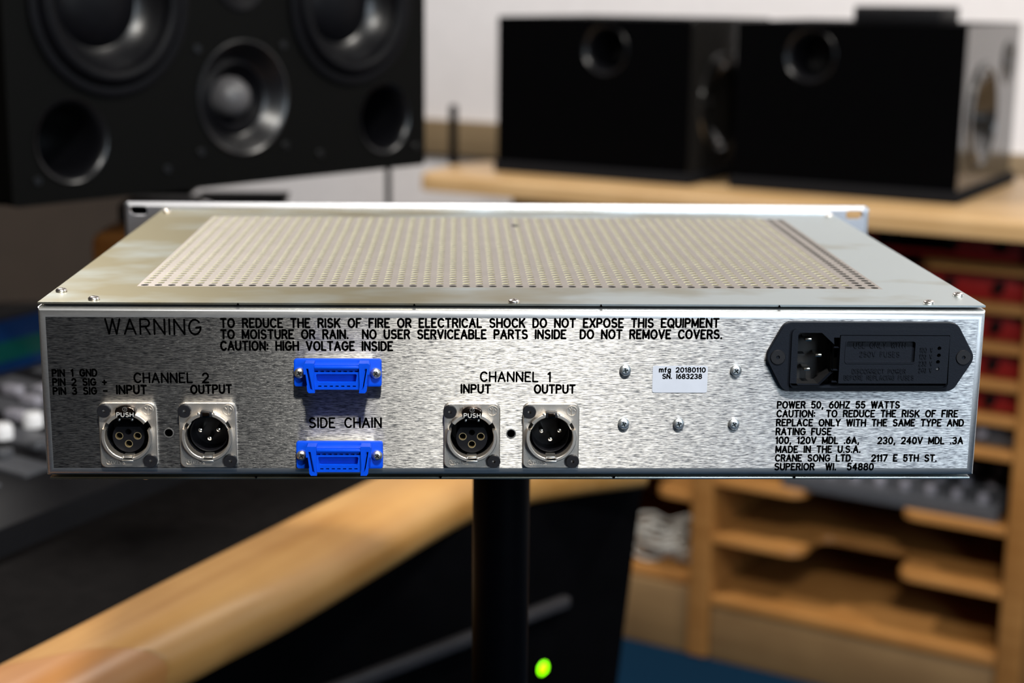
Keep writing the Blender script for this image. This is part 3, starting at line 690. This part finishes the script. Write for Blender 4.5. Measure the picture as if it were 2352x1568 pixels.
mb.build('frame', 'inlet', il, sharp=30)
mb = MB(); n_ = len(inl)
for a in range(n_):
    b = (a+1) % n_; mb.face([f(*inl[a], .0012), f(*inl[b], .0012), f(*inl[b], -.009), f(*inl[a], -.009)])
mb.face([f(*p, -.009) for p in inl]); mb.box(f, (.131, .0601, -.0065), (.005, .0008, .005)); mb.build('well', 'inletdeep', il)
for x, z in ((.1340, .0680), (.1390, .0606), (.1340, .0540)):
    mb = MB(); mb.box(f, (x, z, -.0045), (.0030, .0014, .009), .0003); mb.build('blade', 'silver', il)
mb = MB(); mb.box(f, (.1460, .0595, .0006), (.0036, .0240, .0008)); mb.build('notch_floor', 'hole', il)
wn = rrect(.1503, .0584, .1821, .0684, .0010)
mb = MB(); mb.plate(f, rrect(.1476, .0486, .1978, .0709, .0004), [wn]+[circ(.1933-.0002*(i > 1), z, .0009, 18) for i, z in enumerate((.0652, .0619, .0588, .0555))], .0010, .0049)
mb.box(f, (.1662, .0634, .0030), (.0326, .0108, .0006))
mb.plate(f, rrect(.1499, .0580, .1825, .0688, .0013), [wn], .0047, .0052)
dr = mb.build('fuse_drawer', 'inlet', il, 'fuse drawer with raised lettering', sharp=30)
mb = MB(); mb.box(f, (.1931, .0603, .0016), (.003, .013, .0004)); mb.build('selector_holes', 'hole', il)
mb = MB(); mb.cyl(f.at(.1931, .0555), .0007, .0018, .0044, 14, .0001); mb.build('selector_peg', 'grey', il)
for t, x0, x1, z, h, h0 in (('USE ONLY WITH', 154.3, 178.1, 65.2, 2.3, .0033), ('250V FUSES', 157.2, 175.5, 61.0, 2.3, .0033),
                            ('DISCONNECT POWER', 153.8, 178.4, 53.6, 1.9, .0049), ('BEFORE REPLACING FUSES', 150.2, 182.3, 50.6, 1.9, .0049),
                            ('100 V', 184.4, 190.2, 63.5, 2.0, .0049), ('120 V', 184.4, 190.2, 60.4, 2.0, .0049), ('230 V', 184.3, 190.4, 57.2, 2.0, .0049), ('240 V', 184.4, 190.4, 54.0, 2.0, .0049)):
    lettering(f, t, x0, x1, z, z, h, .36, 'inlet', il, h0=h0, thick=.0004)
hex_screw(f.at(.1196, .0604), .0035, .0027, .0033, il); hex_screw(f.at(.2054, .0605), .0035, .0027, .0033, il)

# ------------------------------------------------------------------ post carrying the unit
ps = thing('post_stand', 'black cylindrical post carrying the silver rack unit', 'stand', (-.0017, .15, 0))
mb = MB(); mb.cyl(WORLD, .0163, .02, .966, 32); mb.build('pole', 'stand', ps)
mb = MB(); mb.cyl(WORLD, .16, 0.0, .02, 40, .006); mb.build('base', 'stand', ps)
mb = MB(); mb.cyl(WORLD, .05, .966, .9779, 32, .002); mb.build('top_plate', 'stand', ps)

# ------------------------------------------------------------------ console desk with wooden bumper
desk = thing('console_desk', 'black studio desk with a long rounded wooden armrest along its edge', 'desk')
inner = [(-.62, -.21), (-.337, .299), (-.24, .478), (-.105, .716), (-.04, .815), (.03, .885), (.10, .92), (.171, .94)]
outr = [(-.50, -.09), (-.231, .358), (-.143, .494), (-.012, .731), (.045, .787), (.106, .815), (.14, .828), (.171, .841)]
def spline(pts, n):
    out = []; k = len(pts)
    for i in range(k-1):
        p0, p1, p2, p3 = (Vector(pts[max(0, min(k-1, i+d))]) for d in (-1, 0, 1, 2))
        for j in range(n):
            t = j/n; out.append(.5*((2*p1)+(p2-p0)*t+(2*p0-5*p1+4*p2-p3)*t*t+(3*p1-p0-3*p2+p3)*t**3))
    return out+[Vector(pts[-1])]
I_, O_ = spline(inner, 8), spline(outr, 8)
prof = [(0, .695), (0, .7495), (.02, .7515), (.40, .7515)]+[(.40+.60*math.sin(R(a)), .722+.0295*math.cos(R(a))) for a in range(12, 91, 13)]+[(.97, .708), (.90, .699), (.80, .695)]
def length_of(rows, m, label):
    mb = MB(); np_ = len(prof); vs = [[mb.bm.verts.new(p) for p in r] for r in rows]
    for A, B in zip(vs, vs[1:]):
        for i in range(np_): mb.bm.faces.new((A[i], A[(i+1) % np_], B[(i+1) % np_], B[i]))
    mb.bm.faces.new(vs[0]); mb.bm.faces.new(vs[-1][::-1])
    bmesh.ops.recalc_face_normals(mb.bm, faces=mb.bm.faces[:])
    mb.build('armrest', m, desk, label, sharp=50)
def row(t_): 
    i = min(int(t_), len(I_)-2); k = t_-i
    a, b = I_[i].lerp(I_[i+1], k), O_[i].lerp(O_[i+1], k)
    return [(*(a+(b-a)*t), z) for t, z in prof]
JT = 7.9
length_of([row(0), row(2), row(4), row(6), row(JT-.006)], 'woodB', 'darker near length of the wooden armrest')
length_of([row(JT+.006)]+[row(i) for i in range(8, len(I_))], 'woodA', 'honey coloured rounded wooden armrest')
mb = MB(); mb.prism(WORLD, [(p.x-.001, p.y+.0005) for p in I_]+[(.171, 1.3), (-.30, 1.62), (-1.35, 1.5), (-1.5, .2), (-1.1, -.2)], .715, .7475)
mb.build('desktop', 'deskblack', desk, 'matt black desktop')
BF = Frame((-.011, .74, 0), (.68, .633, 0), Z)          # front of the desk body; w towards the viewer
mb = MB()
lo = [(-.70, 0), (.150, 0), (.255, .694), (-.70, .694)]
mb.prism(BF, lo, -.34, 0); mb.build('body', 'bodyblack', desk, 'black desk body with slanted end')
mb = MB(); mb.box(BF, (-.19, .5835, .006), (.640, .013, .012), .003); mb.build('edge_rail', 'greymetal', desk, 'dull grey metal rail across the desk body')
mb = MB(); mb.sector(BF.at(.0985, .5165), .0072, .0095, 0.0002, .003, 0, 360, 24); mb.build('lamp_ring', 'stand', desk)
mb = MB(); mb.lathe(BF.at(.0985, .5165), [(.0072, 0.0002), (.0072, .002), (.0052, .0042), (0, .005)], 20); mb.build('power_light', 'led', desk, 'glowing green power light')

# ------------------------------------------------------------------ mixing console on the desk (far left)
KF = Frame((-.385, .535, .7478), (.486, .874, 0), (-.874, .486, 0))      # u along its front edge, v to the back, w up
con = thing('mixing_console', 'dark control surface with pale knobs and blue screen at the left edge', 'mixer', KF.o)
con_inv = Vector(KF.o)
def K(u, v, w_): return KF(u, v, w_)-con_inv
KL = Frame((0, 0, 0), KF.u, KF.v)
sec = [(0, 0), (0, .024), (.03, .036), (.30, .052), (.33, .042), (.33, 0)]
mb = MB(); S2 = Frame(K(-.42, 0, 0), KF.v, Z)
mb.prism(S2, sec, 0, .80); mb.build('case', 'console', con)
slope = .0593
for i in range(12):
    u = -.36+i*.062
    mb = MB(); k = KL.at(u, .165, .036+slope*.135)
    mb.prism(Frame(k(-.017, 0, 0), KF.v, Z), [(-.115, -.0075), (-.115, -.004), (.115, .0096), (.115, .006)], 0, .034); mb.build('channel_strip', 'grey', con)
def on_con(u, v): return KL.at(u, v, .0385+slope*(v-.03))
for px, py, big in ((-.4294, .7463, 1), (-.4470, .7073, 1), (-.4500, .7633, 0), (-.4484, .8135, 0), (-.4752, .8441, 0), (-.4084, .6817, 2), (-.4316, .6526, 2), (-.49, .70, 1), (-.51, .77, 0), (-.36, .70, 1), (-.35, .76, 0), (-.30, .80, 1)):
    d = Vector((px, py, 0))-Vector((KF.o.x, KF.o.y, 0)); u, v = d.dot(KF.u), d.dot(KF.v)
    mb = MB()
    if big == 1: mb.lathe(on_con(u, v), [(.0095, 0), (.0095, .010), (.0075, .0135), (0, .014)], 20); mb.build('knob', 'white', con)
    elif big == 0: mb.box(on_con(u, v), (0, 0, .005), (.012, .022, .010), .002); mb.build('fader_cap', 'lightgrey', con)
    else: mb.box(on_con(u, v), (0, 0, .004), (.016, .012, .008), .002); mb.build('button', 'grey', con)
mb = MB(); mb.box(on_con(.27, .215), (0, 0, .003), (.05, .018, .006), .002); mb.build('label_strip', 'lightgrey', con)
# tilted screen at the back of the console
SF = Frame(K(.38, .36, .012), KF.u, (KF.v*.45+Z*.89))
mb = MB(); mb.box(SF, (0, .042, -.006), (.24, .094, .012), .004); mb.build('screen_housing', 'console', con)
mb = MB(); mb.box(SF, (0, .044, .0005), (.22, .066, .001)); scr = mb.build('screen', 'lcd', con, 'dim blue display glowing')
mb = MB(); mb.box(SF, (-.02, .042, .0012), (.15, .022, .0004)); mb.build('readout', 'lcdgreen', scr)

# ------------------------------------------------------------------ large three-way monitor on its stand (upper left)
MF = Frame((-.459, .827, .990), (.685, .7286, 0), Z)     # u along the baffle, v up, w out of the baffle
MW, MH, MD = .571, .335, .26
mon = thing('studio_monitor', 'large black three-way studio monitor lying on its side on a column stand', 'loudspeaker', MF.o)
f = Frame((0, 0, 0), MF.u, MF.v)
ports = [(.069, .061), (.502, .061)]
drv = [(.121, .196), (.450, .196)]
hol = [circ(x, z, .0405, 36) for x, z in ports]+[circ(x, z, .094, 48) for x, z in drv]+[circ(.288, .094, .063, 40), circ(.288, .222, .036, 32)]
mb = MB(); mb.plate(f, rrect(0, 0, MW, MH, .006), hol, -.022, 0.0)
for a, b, c, d in ((0, MW, 0, .018), (0, MW, MH-.018, MH), (0, .018, .018, MH-.018), (MW-.018, MW, .018, MH-.018)):
    mb.box(f, ((a+b)/2, (c+d)/2, -.022-(MD-.022)/2), (b-a, d-c, MD-.022), .002)
mb.box(f, (MW/2, MH/2, -MD+.009), (MW-.036, MH-.036, .018))
mb.build('cabinet', 'baffle', mon, sharp=30)
for x, z in ports:
    mb = MB(); mb.lathe(f.at(x, z), [(.0425, .0008), (.0420, .0020), (.0400, .0012), (.0370, -.003), (.0350, -.010), (.0342, -.022), (.0342, -.12), (0, -.12)], 40)
    mb.build('port', ['flare'], mon, 'round flared bass port')
for x, z in drv:
    mb = MB(); mb.lathe(f.at(x, z), [(.094, -.003), (.0935, .004), (.090, .0055), (.085, .0045), (.083, .001)], 56); fr_ = mb.build('woofer', 'cone', mon, 'large round woofer')
    mb = MB(); mb.lathe(f.at(x, z), [(.083, .001)]+[(.0745+.0085*math.cos(R(a)), .001+.010*math.sin(R(a))) for a in range(10, 181, 17)], 56); mb.build('surround', 'cone', fr_)
    mb = MB(); mb.lathe(f.at(x, z), [(.068, .001), (.066, -.002), (.060, -.011), (.054, -.0175), (.047, -.0225), (.042, -.025)], 56); mb.build('cone', 'flare', fr_)
    mb = MB(); mb.lathe(f.at(x, z), [(.047, -.0235), (.044, -.020), (.034, -.014), (.020, -.010), (0, -.008)], 40); mb.build('dust_cap', 'cone', fr_)
c = f.at(.288, .094)
mb = MB(); mb.lathe(c, [(.063, -.004), (.063, .0015), (.061, .0022), (.057, 0), (.048, -.012), (.042, -.016)], 48); md = mb.build('midrange', 'flare', mon, 'round midrange driver in a deep flared dish')
mb = MB(); mb.lathe(c, [(.042, -.016), (.037, -.012), (.033, -.017), (.024, -.028), (.0215, -.03)], 40); mb.build('ring', 'cone', md)
mb = MB(); mb.lathe(c, [(.0225, -.03), (.022, -.018), (.018, -.009), (.010, -.0035), (0, -.0015)], 32); mb.build('dome', 'dome', md, 'dull grey dome')
c = f.at(.288, .222)
mb = MB(); mb.lathe(c, [(.036, -.003), (.0355, .0015), (.033, .0018), (.022, -.006), (.018, -.009)], 40); tw = mb.build('tweeter', 'cone', mon, 'small tweeter above the midrange')
mb = MB(); mb.lathe(c, [(.018, -.009), (.013, -.003), (.006, 0), (0, .0008)], 24); mb.build('dome', 'dome', tw)
for x, z in ((.028, .024), (.183, .024), (.228, .039), (.346, .039), (.398, .026), (.346, .150), (.227, .148), (.555, .024)):
    mb = MB(); mb.lathe(f.at(x, z), [(.0045, 0.0001), (.0045, .001), (.0035, .0022), (.0015, .0022), (.0014, .0008), (0, .0008)], 18); mb.build('screw', 'flare', mon)
sd = thing('monitor_stand', 'black column stand under the big three-way monitor', 'stand', (-.384, 1.185, .7475))
mb = MB(); mb.box(WORLD, (0, 0, .108), (.087, .087, .196), .006); mb.build('column', 'stand', sd)
mb = MB(); mb.box(WORLD, (0, 0, .005), (.11, .11, .010), .003); mb.build('base', 'stand', sd)
mb = MB(); S3 = Frame((0, 0, 0), (.685, .7286, 0), (-.7286, .685, 0))
mb.box(WORLD, (0, 0, .2235), (.087, .087, .0175), .003); mb.build('top_plate', 'stand', sd)
mb = MB(); mb.prism(Frame((.02, -.03, .2150), X, Z), [(.03, 0), (.135, 0), (.128, -.022), (.095, -.024), (.05, -.006)], -.03, .03); mb.build('tilt_bracket', 'stand', sd)

mb = MB(); mb.prism(Frame((-.4330, 1.03, .7478), X, Z), roundpoly([(0, 0), (.15, 0), (.15, .189), (0, .189)], .018, 5), -.07, 0, .004)
tag(mb.build('wooden_box', 'woodO', None), 'small orange-brown wooden box with rounded corners on the black desk', 'box')

# thin dark poles
def pole(name, x, y, top, r, label, z0=0.0):
    o = thing(name, label, 'stand', (x, y, z0))
    mb = MB(); mb.cyl(WORLD, r, .012, top-z0, 16, .002); mb.build('pole', 'stand', o)
    mb = MB(); mb.cyl(WORLD, .09, 0, .012, 24, .004); mb.build('base', 'stand', o)
pole('pole_stand', -.132, 1.66, .99, .0045, 'thin black pole standing on the floor below the right end of the three-way monitor')

# ------------------------------------------------------------------ wooden rack cabinet, worktop and everything on it
def C(name, m, parent, boxes, bevel=.003, label=None):
    mb = MB()
    for c, d in boxes: mb.box(CF, c, d, bevel)
    return mb.build(name, m, parent, label)
cab = thing('rack_cabinet', 'light wooden cabinet of thin shelves with cut-away fronts under the right worktop', 'cabinet')
DEP = .46
C('side_board', 'woodC', cab, [((-.004, DEP/2, .420), (.042, DEP, .836))], .006)
C('side_board', 'woodC', cab, [((.556, DEP/2, .420), (.042, DEP, .836))], .006)
C('side_board', 'woodC', cab, [((-.42, DEP/2+.02, .420), (.030, DEP-.04, .836))], .006)
C('back_board', 'woodC', cab, [((.065, DEP-.006, .43), (.96, .012, .80))], .001)
def cut_shelf(x0, x1, z, th=.014, cut=(.325, .655), y0=.004, deep=.115):
    """shelf board with a rounded bite out of its front"""
    w_ = x1-x0; a, b = x0+cut[0]*w_, x0+cut[1]*w_; r = .03
    pts = [(x0, y0)]+[(a-r, y0)]+[(a-r+r*math.sin(R(t)), y0+r-r*math.cos(R(t))) for t in range(15, 91, 15)]
    pts += [(a+r-r*math.cos(R(t)), deep-r+r*math.sin(R(t))) for t in range(0, 91, 15)]
    pts += [(b-r+r*math.sin(R(t)), deep-r+r*math.cos(R(t))) for t in range(0, 91, 15)]
    pts += [(b+r-r*math.cos(R(t)), y0+r-r*math.sin(R(t))) for t in range(0, 91, 15)]+[(x1, y0), (x1, DEP-.013), (x0, DEP-.013)]
    mb = MB(); mb.prism(CF, pts, z-th, z, .003, 2); mb.build('shelf', 'woodC', cab, sharp=40)
for z in (.784, .720, .656, .594, .536, .479): cut_shelf(.0175, .5345, z)
cut_shelf(.0175, .5345, .352); cut_shelf(.0175, .5345, .243)
cut_shelf(-.4045, -.0255, .312, cut=(.12, .80))
C('shelf', 'woodC', cab, [((.276, DEP/2, .115), (.517, DEP-.014, .020))])
C('shelf', 'woodC', cab, [((-.215, DEP/2+.01, .135), (.378, DEP-.04, .018))])
C('plinth', 'woodP', cab, [((.276, .020, .0525), (.517, .020, .105))], .002, 'duller brown plinth board')
C('plinth', 'woodP', cab, [((-.215, .022, .063), (.378, .020, .126))], .002, 'duller brown plinth board')

top = MB()
ed = [(-.56, -.09), (1.50, -.09), (1.50, .50), (-.50, .50), (-.50, .08)]
ed = [(-.566, -.075), (-.54, -.092), (1.5, -.092), (1.5, .48), (-.60, .115), (-.60, .10)]
top.prism(CF, [(-.570, -.06), (-.555, -.084), (-.53, -.092), (1.5, -.092), (1.5, .52), (-.38, .52), (-.592, .118), (-.600, .10)], .839, .870, .009, 3)
tag(top.build('worktop', 'woodD', None, sharp=40), 'long light wooden worktop with rounded edge carrying two black box speakers', 'worktop')
mb = MB(); mb.box(CF, (1.30, .24, .419), (.03, .44, .838), .003); tag(mb.build('support_board', 'woodC'), 'wooden board holding up the right end of the worktop', 'board')

# red outboard units, each on its shelf
reds = [(.7845, .052), (.7205, .047), (.6565, .047), (.5945, .046), (.5365, .042)]
names = ['topmost red rack unit directly under the worktop, dark display window at its middle', 'red rack unit second from the top in the wooden cabinet',
         'red rack unit third from the top in the wooden cabinet', 'red rack unit fourth from the top in the wooden cabinet', 'lowest red rack unit in the wooden cabinet']
for i, ((z, h), lb) in enumerate(zip(reds, names)):
    u = thing('audio_processor', lb, 'audio unit', CF(.276, .03, z), 'red outboard units in the cabinet')
    Fm = Frame((0, 0, 0), CF.u, Z)
    mb = MB(); mb.box(Fm, (0, h/2+.0005, -.15), (.44, h-.004, .28), .001); mb.build('case', 'knob', u)
    mb = MB(); mb.box(Fm, (0, h/2+.0005, -.004), (.505, h-.001, .006), .001); mb.build('faceplate', 'red', u, 'deep red front plate')
    for x in (-.17, -.09, .03, .13, .21):
        mb = MB(); mb.lathe(Fm.at(x, h/2), [(.010, -.001), (.009, .012), (.007, .014), (0, .014)], 18); mb.build('knob', 'knob', u)
    if i == 0:
        mb = MB(); mb.box(Fm, (.07, h/2, 0), (.13, .03, .002), .0005); mb.build('display_window', 'hole', u)
u = thing('audio_processor', 'slim grey rack unit on the shelf below the red units', 'audio unit', CF(.276, .035, .4795))
Fm = Frame((0, 0, 0), CF.u, Z)
mb = MB(); mb.box(Fm, (0, .020, -.15), (.44, .038, .28), .001); mb.build('case', 'knob', u)
mb = MB(); mb.box(Fm, (0, .0205, -.004), (.505, .040, .006), .001); mb.build('faceplate', 'grey', u)
for x in (-.18, .06, .20):
    mb = MB(); mb.lathe(Fm.at(x, .02), [(.009, -.001), (.008, .010), (0, .011)], 16); mb.build('knob', 'lightgrey', u)
# grey desktop mixer lying on the cut-away shelf
u = thing('desktop_mixer', 'grey sloping desktop mixer with rows of pale knobs on a cabinet shelf', 'mixer', CF(.33, .02, .3525))
Fk = Frame((0, 0, 0), CF.u, CF.v)
mb = MB(); mb.prism(Frame((0, 0, 0), CF.v, Z), [(0, 0), (0, .020), (.26, .068), (.26, 0)], -.19, .185); mb.build('case', 'grey', u)
th = math.atan2(.048, .26)
Fs = Frame(Fk(0, 0, .020), CF.u, CF.v*math.cos(th)+Z*math.sin(th))
for r_ in range(4):
    for k_ in range(8):
        mb = MB(); mb.lathe(Fs.at(-.155+k_*.044, .03+r_*.055), [(.0085, 0), (.008, .011), (.006, .013), (0, .013)], 14); mb.build('knob', 'lightgrey', u)

# heap of white cable on the low shelf at the left
cb = MB(); pts = []
for i in range(150):
    a = i*.33; rr = .052+.018*math.sin(i*.71)
    p = CF(-.115+rr*1.05*math.cos(a), .10+rr*math.sin(a)*.9, .149+.00045*i+.006*math.sin(i*1.3)); pts.append(p)
cb.tube(pts, .0036, 7)
tag(cb.build('cable_coil', 'cable', sharp=60), 'tangled coil of white cable on the low shelf beside the cabinet', 'cable')

# box speakers on isolation pads
def box_speaker(u0, v0, label, padlabel, hx):
    zb = .870
    mb = MB(); mb.box(CF, (u0+.199, v0+.185, zb+.0102), (.402, .392, .0200), .004); tag(mb.build('isolation_pad', 'pad'), padlabel, 'pad', 'pads under the box speakers')
    o = thing('box_speaker', label, 'loudspeaker', CF(u0, v0, zb+.0204), 'box speakers on the worktop')
    Wd, Hh, Dp = .392, .266, .36
    f = Frame((0, 0, 0), CF.u, Z)
    hz = .211
    mb = MB(); mb.plate(f, rrect(0, 0, Wd, Hh, .004), [circ(hx, hz, .045, 36)], -.018, 0)
    for a, b, c, d in ((0, Wd, 0, .016), (0, Wd, Hh-.016, Hh), (0, .016, .016, Hh-.016)):
        mb.box(f, ((a+b)/2, (c+d)/2, -.018-(Dp-.018)/2), (b-a, d-c, Dp-.018), .001)
    mb.box(f, (Wd/2, Hh/2, -Dp+.008), (Wd-.03, Hh-.03, .016))
    mb.build('cabinet', 'box', o, sharp=30)
    mb = MB(); mb.lathe(f.at(hx, hz), [(.045, .0004), (.044, .0015), (.0395, -.003), (.036, -.012), (.035, -.10), (0, -.10)], 36); mb.build('port', 'flare', o, 'round flared port')
    s = Frame(f(Wd, 0, 0), CF.v, Z)
    mb = MB(); mb.plate(s, rrect(.001, .001, Dp-.001, Hh-.001, .004), [circ(.13, .115, .092, 40), circ(.285, .20, .04, 28)], -.016, .0015); mb.build('baffle', 'gloss', o, 'glossy baffle with drivers, facing right', sharp=30)
    mb = MB(); mb.lathe(s.at(.13, .115), [(.092, .001), (.090, .006), (.082, .006), (.078, .001), (.07, .005), (.064, .0), (.03, -.03), (.022, -.022), (0, -.016)], 40); mb.build('woofer', 'gloss', o)
    mb = MB(); mb.lathe(s.at(.285, .20), [(.04, .001), (.038, .004), (.022, -.004), (.013, .002), (0, .005)], 28); mb.build('tweeter', 'gloss', o)
    return o
def uv(x, y): d = Vector((x, y, 0))-CF.o; return d.dot(CF.u), d.dot(CF.v)
a0, b0 = uv(.047, 2.251); box_speaker(a0, b0, 'black box speaker with a round port, left of two on the worktop', 'thin black pad under the left box speaker', .224)
a1, b1 = uv(.452, 2.017); box_speaker(a1, b1, 'black box speaker with a round port, right of two on the worktop', 'thin black pad under the right box speaker', .133)
mb = MB(); mb.box(CF, (a1+.245, b1+.16, 1.1701), (.15, .12, .0270), .004); o = mb.build('flat_case', 'console')
tag(o, 'flat dark grey case lying on top of the right box speaker', 'case')
pu, pv = uv(-.036, 2.36)
mb = MB(); mb.cyl(Frame(CF(pu, pv, .8702), X, Y), .0085, 0, .115, 16, .003)
tag(mb.build('dark_cylinder', 'stand'), 'short thin black rod standing on the left end of the worktop', 'rod')
